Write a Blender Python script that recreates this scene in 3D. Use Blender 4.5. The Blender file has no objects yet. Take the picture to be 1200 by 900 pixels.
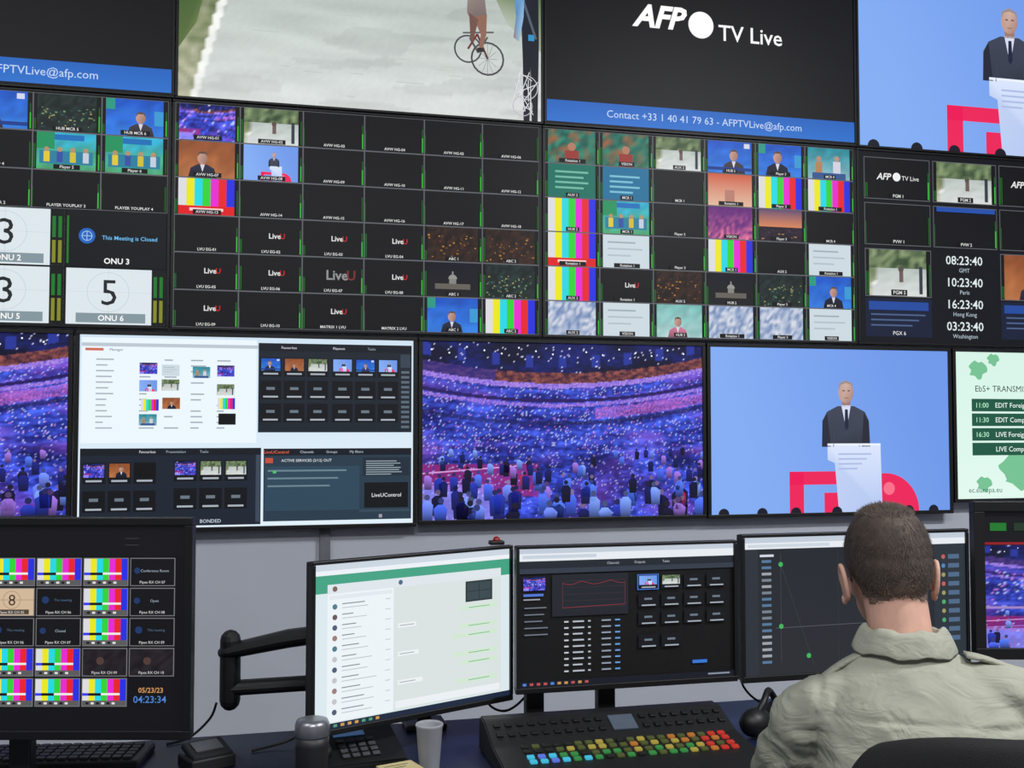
import bpy, bmesh, math, random
from mathutils import Vector, Matrix, noise
random.seed(7)
scene = bpy.context.scene
try:
    scene.view_settings.view_transform = 'Standard'
    scene.view_settings.look = 'None'
except Exception: pass
COL = scene.collection

def lin(c):
    return tuple(((x/12.92) if x <= .04045 else ((x+.055)/1.055)**2.4) for x in c[:3])

# ---------------------------------------------------------------- materials
def mat(name, col, rough=.5, metal=0, nscale=20, var=.12, bump=0.0, bscale=None, spec=.5, emis=None, es=0, bdist=.01, bstretch=None):
    m = bpy.data.materials.new(name); m.use_nodes = True
    nt = m.node_tree; b = nt.nodes['Principled BSDF']
    tc = nt.nodes.new('ShaderNodeTexCoord')
    n = nt.nodes.new('ShaderNodeTexNoise'); n.inputs['Scale'].default_value = nscale; n.inputs['Detail'].default_value = 4
    nt.links.new(tc.outputs['Object'], n.inputs['Vector'])
    r = nt.nodes.new('ShaderNodeValToRGB')
    c = lin(col)
    r.color_ramp.elements[0].position = .3; r.color_ramp.elements[1].position = .7
    r.color_ramp.elements[0].color = (*[x*(1-var) for x in c], 1)
    r.color_ramp.elements[1].color = (*[min(1, x*(1+var)) for x in c], 1)
    nt.links.new(n.outputs['Fac'], r.inputs['Fac']); nt.links.new(r.outputs['Color'], b.inputs['Base Color'])
    b.inputs['Roughness'].default_value = rough; b.inputs['Metallic'].default_value = metal
    b.inputs['Specular IOR Level'].default_value = spec
    if bump:
        n2 = nt.nodes.new('ShaderNodeTexNoise'); n2.inputs['Scale'].default_value = bscale or nscale*4; n2.inputs['Detail'].default_value = 3
        if bstretch:
            mp = nt.nodes.new('ShaderNodeMapping'); mp.inputs['Scale'].default_value = bstretch
            nt.links.new(tc.outputs['Object'], mp.inputs['Vector']); nt.links.new(mp.outputs['Vector'], n2.inputs['Vector'])
            n2.inputs['Distortion'].default_value = .8
        else: nt.links.new(tc.outputs['Object'], n2.inputs['Vector'])
        bp = nt.nodes.new('ShaderNodeBump'); bp.inputs['Strength'].default_value = bump; bp.inputs['Distance'].default_value = bdist
        nt.links.new(n2.outputs['Fac'], bp.inputs['Height']); nt.links.new(bp.outputs['Normal'], b.inputs['Normal'])
    if emis:
        b.inputs['Emission Color'].default_value = (*lin(emis), 1); b.inputs['Emission Strength'].default_value = es
    return m

def screen_mat():
    m = bpy.data.materials.new('lit_screen'); m.use_nodes = True
    nt = m.node_tree; b = nt.nodes['Principled BSDF']
    a = nt.nodes.new('ShaderNodeAttribute'); a.attribute_name = 'Col'
    b.inputs['Base Color'].default_value = (.008, .008, .010, 1)
    b.inputs['Roughness'].default_value = .45; b.inputs['Specular IOR Level'].default_value = .25
    nt.links.new(a.outputs['Color'], b.inputs['Emission Color']); b.inputs['Emission Strength'].default_value = 1.06
    return m
M_SCR = screen_mat()
M_BEZ = mat('bezel_black', (.05, .05, .06), .45)
M_BLK = mat('black_plastic', (.055, .055, .06), .5, bump=.05)
M_DKG = mat('dark_grey_plastic', (.12, .12, .13), .5)
M_WALL = mat('painted_wall', (.79, .81, .85), .85, nscale=3, var=.03, bump=.03, bscale=200)
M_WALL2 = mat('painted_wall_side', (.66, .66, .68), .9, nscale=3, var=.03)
M_CEIL = mat('ceiling_tile', (.7, .7, .7), .95, nscale=60, var=.05)
M_FLOOR = mat('carpet', (.24, .25, .28), .95, nscale=150, var=.3, bump=.3)
M_DESK = mat('desk_laminate', (.06, .10, .22), .45, nscale=40, var=.15)
M_TRIM = mat('grey_trim', (.46, .47, .50), .6)
M_STEEL = mat('brushed_steel', (.55, .56, .58), .35, .8)
M_WHITE = mat('grey_paper', (.58, .59, .61), .7, var=.03)
M_YEL = mat('yellow_note', (.72, .67, .48), .8, var=.04)
M_SKIN = mat('skin', (.82, .64, .56), .55, nscale=30, var=.08, bump=.05, bscale=300)
M_HAIR = mat('hair_brown', (.29, .245, .215), .75, nscale=60, var=.3)
M_HAIRF = mat('hair_faded', (.45, .37, .325), .8, nscale=90, var=.25)
M_SHIRT = mat('khaki_shirt', (.61, .615, .555), .9, nscale=14, var=.06, bump=.55, bscale=13, bdist=.02, bstretch=(1, 1, 1.7))
M_TROU = mat('navy_trousers', (.12, .14, .2), .9, bump=.1)
M_SHOE = mat('shoe_leather', (.08, .07, .06), .4)
M_EYE = mat('eye_white', (.85, .84, .82), .2, var=.02)
M_CHAIR = mat('chair_fabric', (.045, .045, .055), .85, bump=.2, bscale=500)

# ---------------------------------------------------------------- basic mesh helpers
def empty(name, loc=(0,0,0), rz=0):
    e = bpy.data.objects.new(name, None); e.location = loc; e.rotation_euler = (0,0,rz)
    e.empty_display_size = .1; COL.objects.link(e); return e

def obj_from_bm(bm, name, m, parent=None, smooth=False, loc=(0,0,0)):
    me = bpy.data.meshes.new(name); bm.normal_update(); bm.to_mesh(me); bm.free()
    if smooth:
        for p in me.polygons: p.use_smooth = True
    ms = m if isinstance(m, (list, tuple)) else [m]
    for x in ms: me.materials.append(x)
    o = bpy.data.objects.new(name, me); COL.objects.link(o); o.location = loc
    if parent: o.parent = parent
    return o

def add_box(bm, x0, x1, y0, y1, z0, z1, bev=0, mi=0, mtx=None):
    vs = [bm.verts.new(p) for p in [(x0,y0,z0),(x1,y0,z0),(x1,y1,z0),(x0,y1,z0),(x0,y0,z1),(x1,y0,z1),(x1,y1,z1),(x0,y1,z1)]]
    fs = [bm.faces.new([vs[i] for i in q]) for q in [(3,2,1,0),(4,5,6,7),(0,1,5,4),(1,2,6,5),(2,3,7,6),(3,0,4,7)]]
    for f in fs: f.material_index = mi
    if mtx is not None: bmesh.ops.transform(bm, matrix=mtx, verts=vs)
    if bev:
        es = list({e for f in fs for e in f.edges})
        r = bmesh.ops.bevel(bm, geom=es, offset=bev, segments=2, affect='EDGES', profile=.5)
        for f in r['faces']: f.material_index = mi

def box(name, x0, x1, y0, y1, z0, z1, m, parent=None, bev=0):
    bm = bmesh.new(); add_box(bm, x0, x1, y0, y1, z0, z1, bev)
    return obj_from_bm(bm, name, m, parent)

def add_tube(bm, pts, radii, seg=16, cap=True, sq=1.0):
    pts = [Vector(p) for p in pts]
    if cap:
        a, b = pts[0], pts[-1]
        da = (pts[0]-pts[1]).normalized(); db = (pts[-1]-pts[-2]).normalized()
        ra, rb = radii[0], radii[-1]
        pre = [(a+da*ra*math.sin(t), ra*math.cos(t)) for t in (1.4, 1.0, .5)]
        post = [(b+db*rb*math.sin(t), rb*math.cos(t)) for t in (.5, 1.0, 1.4)]
        pts = [p for p,_ in pre]+pts+[p for p,_ in post]
        radii = [r for _,r in pre]+list(radii)+[r for _,r in post]
    n = len(pts); rings = []
    t0 = (pts[1]-pts[0]).normalized()
    up = Vector((0,0,1)) if abs(t0.z) < .9 else Vector((1,0,0))
    nx = t0.cross(up).normalized()
    for i in range(n):
        t = (pts[min(i+1,n-1)]-pts[max(i-1,0)]).normalized()
        nx = (nx - t*nx.dot(t)).normalized(); ny = t.cross(nx)
        r = radii[i]
        rings.append([bm.verts.new(pts[i]+nx*r*math.cos(2*math.pi*k/seg)+ny*r*sq*math.sin(2*math.pi*k/seg)) for k in range(seg)])
    for i in range(n-1):
        for k in range(seg):
            bm.faces.new([rings[i][k], rings[i][(k+1)%seg], rings[i+1][(k+1)%seg], rings[i+1][k]])
    bm.faces.new(rings[0][::-1]); bm.faces.new(rings[-1])

def add_rings(bm, rings, seg=32):
    """rings: (cx,cy,z,rx,ry)"""
    R = []
    for cx,cy,z,rx,ry in rings:
        R.append([bm.verts.new((cx+rx*math.cos(2*math.pi*k/seg), cy+ry*math.sin(2*math.pi*k/seg), z)) for k in range(seg)])
    for i in range(len(R)-1):
        for k in range(seg):
            bm.faces.new([R[i][k], R[i][(k+1)%seg], R[i+1][(k+1)%seg], R[i+1][k]])
    bm.faces.new(R[0][::-1]); bm.faces.new(R[-1])

def add_ell(bm, c, r, rot=None, u=24, v=16):
    mt = Matrix.Translation(c)
    if rot is not None: mt = mt @ rot
    mt = mt @ Matrix.Diagonal((*r, 1))
    return bmesh.ops.create_uvsphere(bm, u_segments=u, v_segments=v, radius=1, matrix=mt)['verts']

def bake(bm, voxel, smooth=4):
    bmesh.ops.recalc_face_normals(bm, faces=bm.faces)
    me = bpy.data.meshes.new('tmp'); bm.to_mesh(me); bm.free()
    o = bpy.data.objects.new('tmp', me); COL.objects.link(o)
    r = o.modifiers.new('r', 'REMESH'); r.mode = 'VOXEL'; r.voxel_size = voxel; r.use_smooth_shade = True
    s = o.modifiers.new('s', 'SMOOTH'); s.iterations = smooth; s.factor = .5
    dg = bpy.context.evaluated_depsgraph_get(); dg.update()
    res = bpy.data.meshes.new_from_object(o.evaluated_get(dg))
    bpy.data.objects.remove(o); bpy.data.meshes.remove(me)
    for p in res.polygons: p.use_smooth = True
    return res

def obj_from_mesh(me, name, m, parent=None):
    me.name = name; me.materials.clear(); me.materials.append(m)
    o = bpy.data.objects.new(name, me); COL.objects.link(o)
    if parent: o.parent = parent
    return o

# ---------------------------------------------------------------- screen painting
_tc = {}
def text_geo(s, bold, shear):
    k = (s, bold, shear)
    if k in _tc: return _tc[k]
    cu = bpy.data.curves.new('t', 'FONT'); cu.body = s; cu.size = 1; cu.resolution_u = 2
    cu.offset = bold; cu.shear = shear
    o = bpy.data.objects.new('t', cu); COL.objects.link(o)
    dg = bpy.context.evaluated_depsgraph_get(); dg.update()
    me = bpy.data.meshes.new_from_object(o.evaluated_get(dg))
    vs = [(v.co.x, v.co.y) for v in me.vertices]; fs = [tuple(p.vertices) for p in me.polygons]
    bpy.data.objects.remove(o); bpy.data.curves.remove(cu); bpy.data.meshes.remove(me)
    w = max([v[0] for v in vs], default=0)
    _tc[k] = (vs, fs, w); return _tc[k]

class Canvas:
    def __init__(s, W, H):
        s.W, s.H = W, H; s.v = []; s.f = []; s.c = []
    def pt(s, x, y, l): return (x*s.W - s.W/2, -.0004*l, s.H/2 - y*s.H)
    def add(s, pts, cols, l):
        b = len(s.v)
        for (x, y) in pts: s.v.append(s.pt(x, y, l))
        s.c.extend(cols); s.f.append(tuple(range(b, b+len(pts))))
    def build(s, name, parent):
        me = bpy.data.meshes.new(name); me.from_pydata(s.v, [], s.f)
        at = me.color_attributes.new('Col', 'FLOAT_COLOR', 'POINT')
        flat = []
        for c in s.c: flat.extend((*lin(c), 1))
        at.data.foreach_set('color', flat)
        me.materials.append(M_SCR)
        o = bpy.data.objects.new(name, me); COL.objects.link(o); o.parent = parent
        return o

class V:
    def __init__(s, c, x0=0, y0=0, x1=1, y1=1, l=0, unit=(0,0,1,1)):
        s.c, s.x0, s.y0, s.x1, s.y1, s.l = c, x0, y0, x1, y1, l; s.u = unit
    def m(s, x, y):
        a, b, c, d = s.u
        x = (x-a)/(c-a); y = (y-b)/(d-b)
        x = min(max(x,0),1); y = min(max(y,0),1)
        return s.x0+(s.x1-s.x0)*x, s.y0+(s.y1-s.y0)*y
    def units(s, *u): return V(s.c, s.x0, s.y0, s.x1, s.y1, s.l, u)
    def sub(s, x0, y0, x1, y1, dl=2):
        a = s.m(x0, y0); b = s.m(x1, y1); return V(s.c, a[0], a[1], b[0], b[1], s.l+dl)
    def rect(s, x0, y0, x1, y1, col, l=0, col2=None):
        a = s.m(x0, y0); b = s.m(x1, y1); c2 = col2 or col
        s.c.add([(a[0],b[1]),(b[0],b[1]),(b[0],a[1]),(a[0],a[1])], [c2,c2,col,col], s.l+l)
    def poly(s, pts, col, l=1):
        P = [s.m(*p) for p in pts]
        ar = sum(P[i][0]*P[(i+1)%len(P)][1]-P[(i+1)%len(P)][0]*P[i][1] for i in range(len(P)))
        cols = col if isinstance(col, list) else [col]*len(P)
        if ar > 0: P = P[::-1]; cols = cols[::-1]
        s.c.add(P, cols, s.l+l)
    def hm(s): return (s.y1-s.y0)*s.c.H/(s.u[3]-s.u[1])
    def wm(s): return (s.x1-s.x0)*s.c.W/(s.u[2]-s.u[0])
    def disc(s, cx, cy, r, col, l=1, n=20, a0=0, a1=2*math.pi, sx=1):
        k = s.hm()/s.wm()
        s.poly([(cx+r*k*sx*math.cos(a0+(a1-a0)*i/n), cy+r*math.sin(a0+(a1-a0)*i/n)) for i in range(n if a1-a0>6.2 else n+1)], col, l)
    def ring(s, cx, cy, r, t, col, l=1, n=20):
        k = s.hm()/s.wm()
        for i in range(n):
            a = 2*math.pi*i/n; b = 2*math.pi*(i+1)/n
            s.poly([(cx+r*k*math.cos(a), cy+r*math.sin(a)), (cx+r*k*math.cos(b), cy+r*math.sin(b)),
                    (cx+(r-t)*k*math.cos(b), cy+(r-t)*math.sin(b)), (cx+(r-t)*k*math.cos(a), cy+(r-t)*math.sin(a))], col, l)
    def line(s, x0, y0, x1, y1, t, col, l=1):
        k = s.hm()/s.wm(); dx, dy = (x1-x0)/k, y1-y0; L = math.hypot(dx, dy) or 1
        nx, ny = -dy/L*t/2*k, dx/L*t/2
        s.poly([(x0+nx,y0+ny),(x1+nx,y1+ny),(x1-nx,y1-ny),(x0-nx,y0-ny)], col, l)
    def text(s, t, x, y, h, col, l=2, al='c', bold=0.0, shear=0.0, wx=1.0):
        vs, fs, w = text_geo(t, bold, shear)
        hs = h/.70; k = hs*s.hm()/s.wm()*wx
        ox = {'c': -w/2, 'l': 0, 'r': -w}[al]
        c = s.c; b = len(c.v)
        for (vx, vy) in vs:
            X, Y = s.m(x+(vx+ox)*k, y+h/2-vy*hs)
            c.v.append(c.pt(X, Y, s.l+l)); c.c.append(col)
        for f in fs: c.f.append(tuple(i+b for i in f))
    def mosaic(s, nx, ny, fn, l=0, x0=0, y0=0, x1=1, y1=1):
        """soft picture: colours interpolate between grid points"""
        c = s.c; b = len(c.v)
        for j in range(ny+1):
            for i in range(nx+1):
                X, Y = s.m(x0+(x1-x0)*i/nx, y0+(y1-y0)*j/ny)
                c.v.append(c.pt(X, Y, s.l+l)); c.c.append(fn(i/nx, j/ny))
        for j in range(ny):
            for i in range(nx):
                p = b+j*(nx+1)+i
                c.f.append((p+nx+1, p+nx+2, p+1, p))

R = random.random
def mixc(a, b, t): return tuple(a[i]*(1-t)+b[i]*t for i in range(3))
def mul(c, k): return tuple(min(1, max(0, x*k)) for x in c)
def cl(x): return max(0, min(1, x))
def nz3(x, y, z=0): return noise.noise(Vector((x, y, z)))

def hall_fn(u, v):
    yy = v + .085*(abs(u-.45)*2)**2*(1 if v < .5 else .3) - .03
    r = R(); n1 = nz3(u*7, v*12, 1.3); n2 = nz3(u*45, v*60, 4.1); n3 = nz3(u*5+8, v*9, 7.7)
    if yy < .14:
        c = mixc((.03,.04,.16), (.08,.12,.44), cl(.4+n1+.5*n2))
        if int(u*34) % 4 == 0 and .04 < yy < .11: c = (.14,.2,.58)
        if r > .985: c = (.8,.8,.95)
    elif yy < .20:
        c = mixc((.20,.09,.18), (.58,.32,.28), cl(.5+n2+.5*(r-.5)))
        if u < .25: c = mixc(c, (.14,.14,.6), .6)
    elif yy < .228: c = mixc((.72,.58,.88), (.42,.32,.82), r)
    elif yy < .62:
        band = .5+.5*math.sin(yy*105+u*2)
        c = mixc((.06,.07,.40), (.30,.42,1.0), cl(.28+.42*band*(.5+.5*r)+.45*n1+.5*n2))
        if n3 > .12: c = mixc(c, (.62,.36,.86), cl((n3-.12)*2.2)*.6)
        if r > .945: c = mixc(c, (.8,.84,1), .8)
        elif r > .915: c = mixc(c, (.85,.52,.88), .75)
        if abs(yy-.325) < .010: c = mixc((.72,.55,.88), (.36,.30,.8), r)
        if abs(yy-.30) < .010: c = (.14,.08,.36)
        if abs(yy-.43) < .012: c = mixc(c, (.05,.05,.25), .6)
        if u > .60 and .345 < yy < .41: c = mixc(c, (.80,.42,.78), .6*r+.25)
    else:
        g = cl((v-.6)/.4)
        c = mixc((.05,.07,.36), (.28,.38,.98), cl(.45+.8*n1+.7*n2-.1*g))
        if n3 > .1: c = mixc(c, (.52,.25,.72), cl((n3-.1)*2)*.6)
        if u < .40 and .69 < v < .82+.15*u: c = mixc(c, mixc((.72,.10,.32), (.42,.15,.6), r), .8)
        if u < .24 and v > .80: c = mixc(c, (.62,.58,.98), .7)
        if r > .955: c = mixc(c, (.8,.78,1), .7)
    return c

def hall(v, nx=230, ny=140, people=120):
    v.mosaic(nx, ny, hall_fn)
    v.line(.0,.74,.34,.70,.008,(.80,.58,.85),1); v.line(.0,.80,.2,.78,.006,(.6,.5,.9),1)
    pal = [(.26,.38,.92),(.07,.09,.36),(.42,.52,1.0),(.14,.2,.66),(.05,.05,.22),(.58,.42,.82),(.30,.44,.95),(.10,.12,.45),(.45,.58,.98),(.07,.06,.2)]
    for i in range(people):
        q = i/people
        px = R(); py = .60+.36*q; k = .016+.036*q**1.3
        c = random.choice(pal); dkc = mul(c, .45)
        if i in (51, 84): c = (.70,.14,.26)
        L = 2+(i % 3)
        lean = (R()-.5)*k*.4
        v.poly([(px-k*.50,py+k*.55),(px-k*.22+lean,py+k*.05),(px+k*.22+lean,py+k*.05),(px+k*.50,py+k*.6),(px+k*.42,py+k*2.9),(px-k*.42,py+k*2.9)], [c,mul(c,1.15),mul(c,1.15),c,dkc,dkc], L)
        v.disc(px+lean, py-k*.42, k*.38, mixc(dkc, (.78,.62,.82), .55 if i % 3 == 0 else .1), L+1, 10)
    for i in range(16):
        v.disc(.03+.06*i, .045+.02*math.sin(i*2.1), .0055, (.9,.92,1), 1, 8)

def speech(v, detail=True):
    v.mosaic(8, 6, lambda u,w: mixc((.50,.66,.93),(.42,.58,.89),cl(u*1.2-.1+.3*(.5-w))))
    pk = (.90,.13,.34)
    v.rect(.316,.75,.375,1,pk,1); v.rect(.316,.75,.53,.83,pk,1); v.rect(.46,.88,.53,1,pk,1)
    v.disc(.72,1.0,.235,pk,1,24,math.pi,2*math.pi)
    v.disc(.735,.86,.04,(.96,.42,.52),2,14)
    v.poly([(.452,.60),(.455,.44),(.475,.385),(.52,.35),(.59,.35),(.635,.385),(.652,.44),(.655,.60)], [(.20,.22,.28)]+[(.24,.26,.33)]*6+[(.15,.17,.22)], 1)
    v.poly([(.455,.45),(.475,.39),(.49,.60),(.452,.60)], (.14,.15,.21), 2)
    v.poly([(.63,.39),(.652,.45),(.656,.60),(.62,.60)], (.14,.15,.20), 2)
    v.poly([(.535,.345),(.575,.345),(.556,.50)], (.82,.85,.93), 2)
    v.poly([(.550,.37),(.562,.37),(.565,.48),(.556,.50),(.548,.48)], (.12,.14,.24), 3)
    v.rect(.537,.30,.574,.355,(.60,.46,.42),2)
    v.disc(.555,.262,.070,[(.66,.52,.48)]*5+[(.74,.60,.55)]*8+[(.80,.68,.64)]*5,3,18,sx=.76)
    v.poly([(.524,.255),(.527,.21),(.555,.190),(.583,.21),(.586,.255),(.576,.218),(.555,.208),(.534,.218)], (.60,.54,.53), 4)
    if detail:
        for ex in (.545,.567): v.rect(ex-.005,.252,ex+.005,.259,(.36,.27,.27),4)
        v.rect(.547,.298,.566,.302,(.52,.34,.33),4)
        v.line(.50,.60,.505,.50,.005,(.25,.25,.32),3); v.line(.61,.60,.605,.52,.005,(.25,.25,.32),3)
    pc = (.74,.80,.93)
    v.poly([(.475,.58),(.70,.58),(.705,1),(.52,1),(.505,.70),(.475,.68)], [(.84,.88,.97),(.84,.88,.97),(.68,.76,.92),(.72,.78,.93),pc,pc], 2)
    if detail:
        v.rect(.475,.58,.70,.593,(.90,.93,.99),3)
        for k in range(4): v.rect(.52,.64+.03*k,.66-.02*k,.650+.03*k,(.66,.72,.87),3)
        for k in range(7): v.disc(.05+.15*k+.03*math.sin(k*3), 1.0, .035, (.08,.08,.14), 3, 12, math.pi, 2*math.pi)

def street(v, big=False):
    def tree(u, w):
        n = nz3(u*9, w*9, 3)+R()*.5
        return mixc((.20,.28,.18), (.55,.62,.45), cl(n+.2))
    def road(u, w):
        n = nz3(u*5, w*14, 2)*.06+(R()-.5)*.025
        c = mixc((.68,.72,.70), (.82,.84,.83), cl(w*1.1))
        e = .14-.11*w     # verge edge
        if u < e: c = mixc((.40,.46,.30), (.72,.72,.62), cl(w*1.1-.15+nz3(u*40,w*20)*.6))
        elif u < e+.02: c = (.93,.94,.92)
        if nz3(u*3+5, w*9, 6) > .25: c = mul(c, .95)
        return mul(c, 1+n)
    v.mosaic(110 if big else 12, 50 if big else 8, road, 0, 0, .30, 1, 1)
    v.mosaic(40 if big else 12, 14 if big else 4, tree, 1, 0, 0, 1, .40)
    dk = (.10,.11,.15)
    if big:
        v.poly([(.0,.38),(.085,.38),(.045,.66),(0,.78)], [(.20,.34,.16),(.23,.36,.18),(.40,.47,.28),(.35,.43,.24)], 2)
        v.poly([(.86,.40),(1,.40),(1,.66),(.90,.54)],[(.50,.56,.42),(.32,.44,.26),(.62,.66,.56),(.70,.74,.68)],2)
        for k in range(22):
            x = .18+.7*R(); y = .45+.5*R(); v.rect(x,y,x+.02+.06*R(),y+.004,(.74,.76,.74),2)
        wh = (.28,.28,.30)
        v.ring(.842,.715,.082,.009,wh,3); v.ring(.785,.675,.068,.008,wh,3)
        for q in range(6):
            a = q*math.pi/6
            v.line(.842-.05*math.cos(a)*.6,.715-.075*math.sin(a),.842+.05*math.cos(a)*.6,.715+.075*math.sin(a),.002,(.5,.5,.5),3)
        v.line(.785,.675,.812,.60,.010,(.45,.18,.18),4); v.line(.812,.60,.842,.715,.010,(.35,.2,.2),4)
        v.line(.79,.62,.815,.69,.010,(.32,.3,.32),4); v.line(.815,.69,.842,.61,.008,(.32,.3,.32),4)
        v.poly([(.785,.36),(.83,.36),(.84,.52),(.80,.56),(.782,.50)], [(.62,.56,.52),(.58,.52,.5),(.45,.4,.4),(.42,.38,.38),(.5,.46,.44)], 5)
        v.poly([(.80,.52),(.84,.50),(.838,.60),(.826,.68),(.816,.67),(.822,.60)], (.55,.40,.34), 6)
        v.poly([(.788,.50),(.815,.53),(.80,.64),(.792,.63)], (.45,.32,.28), 6)
        v.rect(.812,.665,.83,.685,(.2,.18,.18),7)
        v.line(.77,.60,.86,.585,.008,(.35,.35,.37),5)
        # bystander with blue sleeve, carrying strap
        v.poly([(.938,.36),(.992,.36),(.994,.62),(.990,1),(.972,1),(.969,.74),(.966,1),(.948,1),(.946,.72)], [(.13,.15,.2),(.1,.12,.16)]+[dk]*7, 4)
        v.poly([(.918,.36),(.952,.36),(.948,.50),(.935,.62),(.918,.60),(.926,.50)], [(.38,.58,.78),(.45,.65,.82),(.5,.7,.85),(.60,.72,.82),(.55,.45,.4),(.35,.52,.72)], 5)
        v.line(.944,.40,.985,.60,.012,(.32,.36,.42),5)
        v.rect(.962,.58,.980,.61,(.2,.55,.75),5)
        for k in range(13):
            v.line(.91+.07*R(), .74+.24*R(), .92+.075*R(), .74+.24*R(), .004, (.84,.84,.87), 6)
        v.ring(.955,.84,.06,.004,(.75,.75,.78),6); v.ring(.945,.93,.05,.004,(.7,.7,.75),6)
    else:
        v.disc(.55,.42,.07,(.35,.3,.28),3,8); v.rect(.52,.46,.59,.70,(.42,.34,.34),3)
        v.rect(.87,.35,.93,.95,(.2,.22,.26),3)

BARS = [(.84,.84,.86),(.90,.88,.10),(.12,.82,.88),(.18,.80,.20),(.88,.14,.80),(.88,.12,.14),(.14,.17,.85)]
def bars(v, y1=1):
    for i, c in enumerate(BARS): v.rect(i/7, 0, (i+1)/7, y1, c, 0)

def speaker(v, bg, bg2, suit=None):
    suit = suit or random.choice([(.14,.16,.24),(.10,.12,.20),(.24,.22,.26)])
    v.mosaic(8, 6, lambda u,w: mul(mixc(bg, bg2, cl(w*.8+.4*nz3(u*4,w*4,bg[0]*9))), .92+.16*R()))
    d = (R()-.5)*.22; s = .85+.35*R()
    X = lambda x: .5+(x-.5)*s+d
    Y = lambda y: 1-(1-y)*s
    v.poly([(X(.26),1),(X(.30),Y(.76)),(X(.42),Y(.66)),(X(.58),Y(.66)),(X(.70),Y(.76)),(X(.74),1)], [mul(suit,.7)]+[suit]*4+[mul(suit,.7)], 1)
    v.poly([(X(.46),Y(.66)),(X(.54),Y(.66)),(X(.5),Y(.86))], (.82,.82,.86), 2)
    v.disc(X(.5),Y(.49),.165*s,[(.60,.45,.40)]*4+[(.74,.58,.52)]*10,3,14,sx=.8)
    v.poly([(X(a),Y(b)) for a,b in [(.42,.46),(.43,.35),(.5,.31),(.57,.35),(.58,.46),(.55,.38),(.45,.38)]], (.36,.28,.24), 4)

def specks(v, base, cols, n, y0=0, y1=1, s=.05):
    v.mosaic(14, 9, lambda u,w: mul(base, .6+.8*R()))
    for i in range(n):
        x = R()*(1-s); y = y0+(y1-y0-s)*R(); v.rect(x,y,x+s*(.3+.6*R()),y+s*(.4+.6*R()),random.choice(cols),1)

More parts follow.
